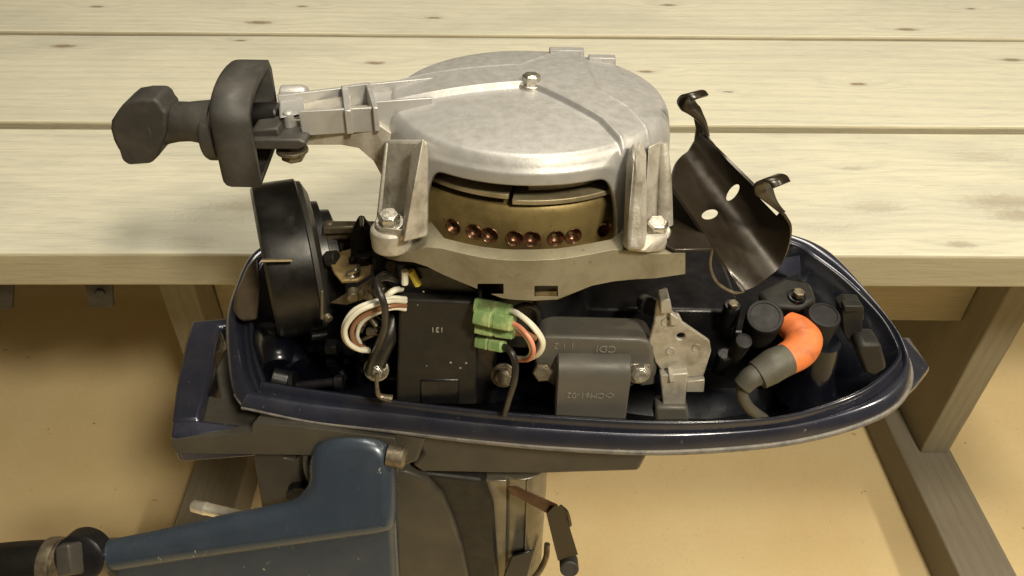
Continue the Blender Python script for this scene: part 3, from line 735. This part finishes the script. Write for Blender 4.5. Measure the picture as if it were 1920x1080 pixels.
# sleeves
for (a, c, r, mt, lb) in [((893, 572, -.072), (957, 585, -.082), .0062, 'green', 'uppermost green sleeve'), ((893, 592, -.078), (963, 607, -.090), .0064, 'green', 'bright green sleeve over the pink wire'),
                          ((893, 612, -.074), (965, 624, -.082), .0056, 'green', 'lower green sleeve'), ((896, 640, -.07), (945, 650, -.082), .0050, 'green', 'short olive sleeve on the black wire')]:
    p, q = UY(*a), UY(*c); L = (q - p).length; d = q - p
    dn = d.normalized(); u_ = Vector((0, -1, .6)); u_ = (u_ - dn * u_.dot(dn)).normalized(); v_ = dn.cross(u_)
    def sec(h, k, e=.45): return [p + dn * h + (u_ * math.copysign(abs(math.cos(t_)) ** e, math.cos(t_)) + v_ * math.copysign(abs(math.sin(t_)) ** e, math.sin(t_)) * .95) * r * k * .92 for t_ in [2 * math.pi * q_ / 24 + .01 for q_ in range(24)]]
    o = MB().rings([sec(0, .8), sec(.0006, .95), sec(L * .44, 1.0), sec(L * .47, .88), sec(L * .53, .88), sec(L * .56, 1.0), sec(L - .001, .93), sec(L, .7)]).build('connector', M[mt], motor, sharp=40); o['label'] = lb
    MB().lathe(p, d, [(0.002, r * .5), (L * .95, r * .45)], 12).build('crimp', M['steel'], o)
wire([(955, 583, -.082), (975, 592, -.092), (1000, 615, -.098), (1016, 642, -.096), (1008, 662, -.090), (985, 672, -.080), (965, 670, -.074)], .0015, 'white', 'white wire looping right of the module')
wire([(955, 580, -.080), (972, 587, -.088), (1002, 612, -.092), (1019, 640, -.090), (1012, 663, -.084), (990, 675, -.074)], .0014, 'white')
wire([(962, 606, -.090), (980, 618, -.096), (996, 640, -.100), (1000, 660, -.098), (990, 674, -.090), (970, 675, -.08)], .0016, 'pinkwire', 'red striped wire looping right of the module')
wire([(962, 608, -.090), (977, 620, -.094), (992, 642, -.097), (996, 660, -.095), (986, 671, -.087), (965, 670, -.078)], .0014, 'white')
wire([(964, 624, -.08), (985, 626, -.08), (1002, 634, -.072)], .0022, 'brownwire')
wire([(944, 650, -.082), (958, 660, -.088), (966, 685, -.092), (964, 715, -.094), (955, 745, -.092), (946, 776, -.086)], .0025, 'blackwire', 'black wire dropping into the pan')
wire([(962, 580, -.06), (985, 572, -.06), (1005, 580, -.055), (1010, 600, -.05)], .0022, 'blackwire')

# ---- ignition coil
yk = -.064
b = MB(); b.fy([(1003, 655), (1007, 640), (1020, 631), (1200, 636), (1218, 641), (1226, 655), (1228, 700), (1180, 730), (1040, 730), (1003, 700)], yk, .026)
coil = b.build('ignition_coil', M['coil'], motor, bevel=.0035, seg=4)
p0, p1 = UY(1041, 720, yk), UY(1175, 724, yk); zt2, zb2 = UY(1100, 668, yk - .003).z, UY(1100, 775, yk - .003).z
b = MB()
rs = []
for x in (p0.x, p0.x + .0012, p1.x - .0012, p1.x):
    ins = .0015 if x in (p0.x, p1.x) else 0
    ring = [Vector((x, yk + .01, zt2 - ins))]
    for k in range(13):
        a = math.pi / 2 * k / 12
        ring.append(Vector((x, yk - (.013 - ins) * math.sin(a), zt2 - ins - .014 * (1 - math.cos(a)))))
    ring += [Vector((x, yk - .013 + ins, zb2)), Vector((x, yk + .01, zb2))]
    rs.append(ring)
b.rings(rs); b.build('coil_bulge', M['coil'], coil, sharp=35)
text('CDI', .0085, M['cmark'], coil, UY(1136, 654, yk - .0002), (-1, 0, 0), (0, 0, -1), .0004)
text('1 1 2', .0075, M['cmark'], coil, UY(1058, 648, yk - .0002), (-1, 0, 0), (0, 0, -1), .0004)
zq = UY(1105, 742, yk - .013)
text('CM61-02', .0072, M['cmark'], coil, UY(1098, 741, yk - .0132), (-1, 0, 0), (0, 0, -1), .0003)
dd = UY(1143, 741, yk - .0134); b = MB()
for s1 in (-1, 1):
    for s2 in (-1, 1):
        b.cyl(dd + Vector((s1 * .0034, 0, 0)), dd + Vector((0, 0, s2 * .0024)), .0003, n=6)
b.build('emblem', M['cmark'], coil)
b = MB(); b.fy([(1222, 640), (1232, 690), (1228, 722), (1200, 726), (1186, 690)], yk + .003, .012); b.build('coil_lug', M['coil'], coil, bevel=.002)
vdir = Vector((0, -1, .45))
bolt(UY(1017, 694, yk - .001), vdir, .0074, .0075, 'steel_dull', wsh=False)
bolt(UY(1197, 696, yk - .001), vdir, .0068, .0085, 'steel')
bolt(UY(706, 692, -.068), vdir, .0068, .0085, 'steel')
bolt(UY(944, 703, -.066), vdir, .0068, .0075, 'steel_dull')
b = MB(); b.tube([UY(706, 700, -.085), UY(707, 725, -.088), UY(712, 742, -.088), UY(735, 748, -.088)], [.0014, .0014, .002, .003], 10); b.build('earth_strap', M['steel_dull'], motor)

# ---- grey lever bracket
yl = -.062
b = MB(); b.fy([(1229, 580), (1232, 560), (1257, 562), (1262, 590), (1273, 590), (1280, 605), (1331, 640), (1334, 660), (1320, 705), (1290, 708), (1248, 706), (1228, 680), (1216, 640), (1226, 606)], yl, .0035)
lb = b.build('lever_bracket', M['alu_rough'], motor, bevel=.0012)
cut(lb, MB().lathe(UY(1281, 648, yl - .01), Y, [(0, .0028), (.03, .0028)], 16))
b = MB(); b.fy([(1238, 566), (1256, 560), (1262, 588), (1238, 590)], yl - .008, .014); b.fy([(1256, 586), (1273, 598), (1272, 612), (1256, 612)], yl - .004, .006)
b.build('lever_lug', M['alu_rough'], lb, bevel=.0012); b = MB()
b.fy([(1238, 704), (1290, 700), (1284, 768), (1244, 772)], yl - .006, .008); b.fy([(1288, 716), (1322, 712), (1320, 736), (1286, 736)], yl - .004, .008)
b.hull([UY(1252, 688, yl - .004), UY(1258, 688, yl - .004), UY(1266, 716, yl - .009), UY(1256, 718, yl - .009), UY(1252, 688, yl), UY(1266, 716, yl)])
b.build('lever_lug', M['alu_rough'], lb, bevel=.0012)
for x, y in [(1248, 604), (1257, 658), (1306, 652)]:
    MB().lathe(UY(x, y, yl - .0003), -Y, [(-.001, .0034), (.0006, .0030), (.0002, .0022)], 20).build('casting_boss', M['alu_rough'], lb)
b = MB(); b.fy([(1230, 764), (1290, 764), (1294, 790), (1226, 790)], yl - .010, .014); b.build('rubber_grommet', M['coil'], lb, bevel=.0025)

# ---- spark plug cap and lead
b = MB(); b.tube([UY(1474, 606, -.036), UY(1494, 620, -.044), UY(1506, 638, -.052), UY(1496, 660, -.063), UY(1462, 680, -.074)], [.0095, .0118, .0134, .0124, .0110], 32, 8)
oc = b.build('spark_plug_cap', M['orange'], motor)
b = MB(); b.tube([UY(1474, 674, -.071), UY(1452, 684, -.075), UY(1440, 692, -.077), UY(1420, 704, -.080)], [.0114, .0118, .0116, .0105], 32, 5); b.build('cap_sleeve', M['sleeve'], oc)
b = MB(); b.tube([UY(1428, 698, -.079), UY(1408, 708, -.082), UY(1392, 724, -.084)], [.0082, .0078, .0070], 24, 5); b.build('cap_sleeve', M['sleeve'], oc)
b = MB(); b.tube([UY(1397, 718, -.083), UY(1391, 738, -.084), UY(1404, 764, -.082), UY(1432, 786, -.075)], .0042, 18, 8); b.build('spark_plug_lead', M['sleeve'], motor)
M['cap'] = worn('black_rubber_cap', (0.008, 0.0075, 0.008), (0.022, 0.021, 0.019), 0, 0.62, 0.5, 0.15, 60, spec=.3)
def cap(x, y, d, r, h, mat='cap', ax=(0, -.25, 1), n=36, name='rubber_cap'):
    p = UY(x, y, d); return MB().lathe(p, ax, [(-h, r * .93), (-.003, r), (0, r), (.0012, r * .93), (.0014, r * .8), (.0008, r * .77)], n).build(name, M[mat], motor, sharp=40)
cap(1434, 594, -.045, .0132, .03, ax=(-.15, -.55, 1))
cap(1394, 640, -.060, .0060, .03, ax=(0, -.5, 1))
cap(1545, 592, -.040, .0118, .05)
cap(1494, 556, -.020, .0068, .02, 'deep'); bolt(UY(1496, 553, -.022), (0, -.2, 1), .0045, .004, 'steel_dull', wsh=False)
cap(1374, 572, -.03, .0065, .02, 'deep'); bolt(UY(1374, 572, -.033), (0, -.2, 1), .004, .003, 'steel_dull', wsh=False)
cap(1360, 664, -.05, .0060, .02, 'deep')
cap(1218, 575, -.05, .0070, .02, 'deep', ax=(0, -.9, .5))
b = MB(); b.hull([UY(1420, 548, -.01), UY(1470, 520, .0), UY(1520, 530, .0), UY(1530, 560, -.02), UY(1500, 580, -.03), UY(1440, 575, -.03)] + [UY(1420, 600, -.01), UY(1530, 620, -.01)]); b.build('cylinder_head_cover', M['blackbox'], motor, bevel=.003)
b = MB(); b.fy([(1578, 582), (1592, 574), (1620, 576), (1620, 600), (1616, 602), (1618, 640), (1604, 650), (1590, 640), (1582, 625)], -.035, .016)
b.fy([(1583, 574), (1618, 574), (1620, 584), (1583, 586)], -.040, .008)
b.build('cowl_catch', M['blackbox'], motor, bevel=.0018)
b = MB(); b.fy([(1606, 655), (1618, 646), (1652, 646), (1664, 690), (1640, 706), (1622, 700)], -.050, .02); b.build('cowl_catch', M['blackbox'], motor, bevel=.0025)
b = MB(); b.lathe(UY(1545, 640, -.04), (0, -.1, 1), [(-.055, .024), (-.03, .0155), (0, .0122)], 36); b.build('cap_boss', M['blue_in'], motor)
b = MB(); b.hull([UZ(1430, 490, .04), UZ(1500, 478, .04), UZ(1502, 500, .03), UZ(1470, 512, .03), UZ(1430, 530, .01), UZ(1500, 540, .01)]); b.build('side_boss', M['blue'], motor, bevel=.003)
# shiny lumps low at the bow end
b = MB(); b.tube([UY(500, 640, .01), UY(520, 660, -.02), UY(522, 690, -.035)], [.016, .015, .012], 24); b.tube([UY(540, 668, -.02), UY(560, 690, -.03)], [.012, .010], 20)
b.build('intake_boss', M['blue_in'], motor)
b = MB(); b.cyl(UY(556, 724, -.05), UY(628, 716, -.05), .0035); b.cyl(UY(510, 708, -.045), UY(545, 716, -.045), .008); b.cyl(UY(545, 716, -.048), UY(553, 716, -.048), .0085); b.cyl(UY(628, 716, -.05), UY(644, 716, -.05), .0055)
b.build('tiller_link', M['deep'], motor)

# ---- lower cowling: rim, inner wall, floor
inn = [(497, 717, 0), (600, 733, 0), (745, 752, 0), (900, 770, 0), (1060, 783, 0), (1240, 792, 0), (1400, 788, 0), (1500, 774, 0), (1600, 740, 0), (1655, 704, 0), (1686, 668, 0), (1680, 636, .004), (1650, 588, .012), (1590, 528, .022), (1530, 482, .028), (1488, 456, .030),
       (1400, 440, .030), (1200, 436, .028), (1000, 436, .026), (800, 440, .026), (650, 446, .026), (540, 462, .024), (492, 490, .018), (476, 545, .010), (474, 605, .004), (481, 664, 0)]
out = [(456, 762, -.006), (583, 788, -.012), (720, 804, -.016), (880, 823, -.018), (1050, 838, -.019), (1240, 845, -.019), (1430, 833, -.018), (1550, 812, -.017), (1640, 782, -.015), (1688, 750, -.013), (1708, 708, -.010), (1700, 664, -.004), (1676, 620, .004), (1604, 526, .016), (1552, 473, .022), (1486, 446, .026),
       (1400, 432, .026), (1200, 428, .024), (1000, 428, .022), (800, 432, .022), (650, 438, .022), (530, 452, .020), (470, 482, .014), (438, 545, .006), (423, 607, .000), (432, 715, -.004)]
def closed(pts, n=6):
    P_ = [Vector(p) for p in pts]; N_ = len(P_); o_ = []
    for i in range(N_):
        p0, p1, p2, p3 = P_[i - 1], P_[i], P_[(i + 1) % N_], P_[(i + 2) % N_]
        for k in range(n):
            t = k / n
            o_.append(0.5 * ((2 * p1) + (p2 - p0) * t + (2 * p0 - 5 * p1 + 4 * p2 - p3) * t * t + (3 * p1 - p0 - 3 * p2 + p3) * t ** 3))
    return o_
# keep the bow corner crisp: repeat its points
def corner(pts):
    a = Vector(pts[0]); return [tuple(a.lerp(Vector(pts[-1]), .06)), tuple(a), tuple(a.lerp(Vector(pts[1]), .05))] + pts[1:]
I_ = closed([UZ(*p) for p in corner(inn)]); O_ = closed([UZ(*p) for p in corner(out)])
cen = Vector((.03, .03, 0))
def sc(p, f_, dz): q = cen + (p - cen) * f_; return Vector((q.x, q.y, p.z + dz))
def inw(p, d, dz):
    v = (cen - p); v.z = 0; v.normalize(); q = p + v * d; return Vector((q.x, q.y, p.z + dz))
ringsets = []
N_ = len(I_)
R0 = [inw(p, .055, -.036) for p in I_]
R1 = [inw(p, .0200, -.014) for p in I_]
R2 = [inw(p, .0012, -.002) for p in I_]
R2b = [inw(p, .0004, 0.0) for p in I_]
RP = []
for q_ in range(0, 27):
    t = q_ / 26
    if t < .16: dz = .0016 * math.sin(math.pi * t / .16)
    elif t < .40: dz = -.0048 * math.sin(math.pi * (t - .16) / .24) ** .7
    else: dz = .0042 * math.sin(math.pi * (t - .40) / .60) ** .75
    RP.append([p.lerp(q, t) + Vector((0, 0, dz)) for p, q in zip(I_, O_)])
R8 = [q for q in O_]
R8b = [inw(q, -.0002, -.0022) for q in O_]
R9 = [inw(q, .0050, -.0042) for q in O_]
R10 = [inw(q, .0250, -.010) for q in O_]
R11 = [inw(q, .0180, -.050) for q in O_]
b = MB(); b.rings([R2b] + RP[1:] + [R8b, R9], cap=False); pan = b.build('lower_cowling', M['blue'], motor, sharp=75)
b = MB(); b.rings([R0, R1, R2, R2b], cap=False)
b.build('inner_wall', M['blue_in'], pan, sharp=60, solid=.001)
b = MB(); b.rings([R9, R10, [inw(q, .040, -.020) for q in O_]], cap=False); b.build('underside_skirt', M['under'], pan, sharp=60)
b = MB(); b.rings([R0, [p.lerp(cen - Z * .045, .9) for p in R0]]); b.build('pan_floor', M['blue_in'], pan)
# dark rubber seal strip that shows as a worn line round the lower edge
b = MB(); SP = [inw(q, .0002, -.0018) for q in O_[-4:] + O_[:78]]; b.tube(SP, [.0012 + .0013 * min(1, max(0, (k - 24) / 24)) for k in range(len(SP))], 10, 1); b.build('seal_strip', worn('scuffed_sandy_edge', (0.15, 0.135, 0.115), (0.05, 0.05, 0.06), .1, .5, .9, .5, 90), pan)
# stern fin
b = MB(); b.hull([UZ(1690, 632, -.008), UZ(1704, 630, -.012), UZ(1742, 688, -.014), UZ(1742, 694, -.020), UZ(1722, 722, -.018), UZ(1690, 752, -.016), UZ(1640, 730, -.018), UZ(1680, 660, -.012), UZ(1738, 694, -.034), UZ(1690, 755, -.034), UZ(1640, 730, -.034)])
b.build('stern_fin', M['blue'], pan, bevel=.003, seg=3)
# grab handle frame at the bow
zg = -.020
b = MB()
b.fz([(358, 600), (438, 594), (440, 610), (412, 612), (404, 640), (398, 690), (386, 740), (374, 788), (320, 790), (330, 720), (345, 650)], zg, .030)
b.build('grab_handle', M['blue'], pan, bevel=.0035, seg=3)
b = MB(); b.hull([UZ(322, 786, zg - .001), UZ(372, 784, zg - .001), UZ(420, 792, zg - .004), UZ(472, 796, zg - .006), UZ(474, 806, zg - .007), UZ(318, 818, zg - .004)] + [p - Z * .028 for p in (UZ(322, 786, zg), UZ(470, 786, zg), UZ(474, 806, zg), UZ(318, 818, zg))])
b.build('grab_handle', M['blue'], pan, bevel=.0035, seg=3)
b = MB(); b.hull([UZ(432, 630, zg - .010), UZ(402, 690, zg - .012), UZ(412, 760, zg - .014), UZ(446, 768, zg - .014), UZ(490, 720, zg - .012), UZ(480, 640, zg - .010)] + [p - Z * .03 for p in (UZ(432, 630, zg), UZ(402, 690, zg), UZ(412, 760, zg), UZ(446, 768, zg), UZ(480, 640, zg))])
b.build('bow_block', M['under'], pan, bevel=.003)
def belly(front, y, back_dz, dep, name='cowling_belly'):
    b = MB(); F_ = [UY(a, c, y) for a, c in front]; zm = sum(p.z for p in F_) / len(F_)
    B_ = [Vector((p.x, y + dep, p.z - back_dz if p.z > zm else p.z)) for p in F_]
    b.rings([F_, B_]); return b.build(name, M['under'], pan, bevel=.003, seg=3)
belly([(474, 794), (560, 800), (740, 822), (744, 862), (560, 853), (330, 850), (322, 838), (321, 826), (472, 812)], -.089, .022, .05)
belly([(775, 812), (1218, 838), (1215, 852), (1198, 884), (1000, 890), (790, 886), (772, 872), (792, 850)], -.075, .01, .09)
belly([(700, 806), (800, 820), (784, 866), (744, 882), (690, 880)], -.082, .01, .05, 'belly_step')

# ---- clamp bracket, swivel, leg
b = MB(); b.fy([(474, 850), (590, 850), (590, 960), (700, 1000), (700, 1100), (500, 1100), (492, 960)], -.075, .012)
cl = b.build('clamp_bracket', M['under'], motor, bevel=.002)
cut(cl, MB().lathe(UY(535, 877, -.09), Y, [(0, .0088), (.05, .0088)], 6))
b = MB(); b.lathe(UY(566, 920, -.076), -Y, [(0, .011), (.006, .010)], 24); b.build('pivot_boss', M['deep'], cl)
b = MB(); b.lathe(UY(535, 877, -.072), -Y, [(0, .010), (.001, .010)], 6); b.build('pivot_socket', M['deep'], cl)
b = MB(); b.fy([(735, 885), (760, 884), (800, 900), (830, 930), (850, 975), (868, 1030), (882, 1100), (735, 1100), (735, 950)], -.075, .03)
b.build('swivel_bracket', M['under'], motor, bevel=.003, seg=3)
b = MB(); b.fy([(760, 886), (905, 900), (925, 960), (935, 1100), (840, 1100), (800, 900)], -.07, .05); b.build('swivel_core', M['blackbox'], motor, bevel=.004)  # blackened block: shade of the gap beside the swivel put into its colour
def UR(x, y, d): return UY(x, y, d)
b = MB()
pt_, pb_ = UY(975, 893, -.055), UY(965, 1110, -.055)
b.lathe((pt_.x, -.035, pb_.z), Z, [(0, .0225), (pt_.z - pb_.z, .0235)], 48); b.box((pt_.x - .020, -.050, (pt_.z + pb_.z) / 2), (.018, .02, pt_.z - pb_.z)); b.box((pt_.x + .006, -.058, (pt_.z + pb_.z) / 2), (.0015, .003, pt_.z - pb_.z))
b.build('drive_shaft_housing', worn('silver_grey_paint', (0.17, 0.155, 0.12), (0.3, 0.27, 0.2), .5, .32, .5, .1, 40), motor, bevel=.002)
b = MB(); b.hull([UY(x, y, d) for x, y, d in [(960, 1040, -.08), (1004, 1028, -.075), (985, 1100, -.085), (940, 1100, -.08), (950, 1050, -.06), (1000, 1040, -.05)]]); b.build('reverse_lock_cover', M['blue_in'], motor, bevel=.002)
b = MB(); b.tube([UY(1026, 1020, -.05), UY(1022, 1050, -.055), UY(1000, 1085, -.06), UY(960, 1110, -.06)], .0028); b.build('tilt_rod', M['steel_dull'], motor)
rust = worn('rusty_brown_lever', (0.075, 0.038, 0.018), (0.15, 0.07, 0.03), .3, .5, .8, .3, 60)
b = MB(); b.hull([UY(950, 912, -.075), UY(968, 910, -.075), UY(1045, 945, -.085), UY(1050, 958, -.085), UY(1028, 964, -.085), UY(955, 924, -.075)] + [UY(950, 912, -.068), UY(1045, 945, -.078), UY(1028, 964, -.078)])
lv = b.build('shift_lever', rust, motor, bevel=.001)
b = MB(); b.hull([UY(1024, 962, -.09), UY(1040, 947, -.09), UY(1056, 950, -.09), UY(1084, 1040, -.094), UY(1046, 1052, -.094)] + [UY(1024, 962, -.084), UY(1056, 950, -.084), UY(1084, 1040, -.086), UY(1046, 1052, -.086)]); b.tube([UY(1050, 950, -.086), UY(1062, 962, -.086), UY(1068, 985, -.086)], .0022)
b.build('shift_lever', M['plate'], lv, bevel=.001)
b = MB(); b.lathe(UY(1066, 1050, -.086), -Y + Z * .3, [(0, .0078), (.012, .0078), (.013, .0068)], 28); b.build('lever_knob', M['rubber'], lv)

# ---- tiller arm
outl = [(574, 880), (582, 846), (606, 826), (646, 817), (696, 822), (726, 842), (738, 880), (740, 940), (738, 985), (722, 1006), (660, 1016), (560, 1030), (450, 1045), (330, 1062), (200, 1082), (120, 1092), (112, 1064), (124, 1038), (200, 1022), (300, 1002), (400, 978), (480, 962), (540, 948), (566, 925), (574, 905)]
def TS(a, c): return UY(a, c, -.092 - .050 * (c - 820) / 260)
b = MB(); P_ = closed([TS(a, c) for a, c in outl], 3)
tn = (TS(400, 1000) - TS(650, 850)).cross(TS(700, 990) - TS(650, 850)).normalized()
if tn.z < 0: tn = -tn
ar = Vector((0, 0, 0))
for i in range(len(P_)): ar += (P_[i] - P_[0]).cross(P_[(i + 1) % len(P_)] - P_[0])
sg = 1 if ar.dot(tn) > 0 else -1
def offs(P__, d):
    n = len(P__); o_ = []
    for i in range(n):
        t = (P__[(i + 1) % n] - P__[i - 1]).normalized(); o_.append(P__[i] + t.cross(tn) * (d * sg))
    return o_
rsx = []
rad = .011
for k in range(8):
    a = math.pi / 2 * k / 7
    rsx.append([p - tn * (rad * (1 - math.sin(a))) for p in offs(P_, -rad * (1 - math.cos(a)))])
rv = Vector((0, -.030, -.10))
low = [p + rv for p in rsx[0]]; low2 = [p + rv * 1.15 for p in offs(rsx[0], -.006)]
b.rings([low2, low] + rsx)
ti = b.build('tiller_arm', M['tiller'], motor, sharp=70)
b = MB(); b.lathe(UY(655, 862, -.088), (0, -.75, .65), [(-.03, .036), (-.012, .0375), (-.006, .0365), (-.005, .034)], 64); b.build('tiller_hub', M['under'], ti)
KC = TS(150, 1046); b = MB(); b.lathe(KC, tn, [(-.012, .019), (.002, .0185), (.0035, .016)], 36); kb = b.build('throttle_knob', M['deep'], ti, sharp=40)
b = MB(); b.hull([TS(x, y) + tn * .013 for x, y in [(122, 1012), (146, 1006), (152, 1060), (126, 1066)]] + [TS(x, y) + tn * .001 for x, y in [(118, 1016), (160, 1012), (166, 1074), (118, 1078)]]); b.build('knob_grip', M['rubber2'], kb, bevel=.002, seg=3)
b = MB(); b.tube([TS(-90, 1085) - tn * .014, TS(0, 1075) - tn * .014, TS(78, 1070) - tn * .014], .017, 28); b.build('twist_grip', M['black'], ti)
b = MB(); b.lathe(TS(70, 1070) - tn * .014, X, [(0, .0185), (.006, .019), (.009, .0185)], 36); b.tube([TS(80, 1068) - tn * .014, TS(200, 1062) - tn * .014], .0150, 28); b.build('grip_collar', M['steel_dull'], ti)
b = MB(); b.lathe(UY(757, 858, -.096), (1, -.1, -.1), [(-.012, .008), (.0, .0085), (.002, .006)], 24); b.build('tiller_bolt', M['steel_dull'], ti)

# ---- clamp screw
p, q = UY(362, 948, -.03), UY(480, 976, -.05); d = (q - p).normalized(); L = (q - p).length
b = MB(); prof = [(0, .0045), (.001, .0056), (.014, .0060), (.0145, .0050)]
h = .012
while h < L: prof += [(h, .0040), (h + .0010, .0056)]; h += .0021
M['bright'] = worn('bright_zinc_thread', (0.85, 0.82, 0.74), (0.5, 0.45, 0.35), 0.6, 0.4, 0.3, 0.1, 160)
b.lathe(p, d, prof, 24); b.build('clamp_screw', M['bright'], motor, sharp=60)
MB().lathe(UY(374, 958, -.037), -Y + Z * .4, [(0, .0015), (.0012, .0015)], 12).build('pin_hole', M['deep'], motor)
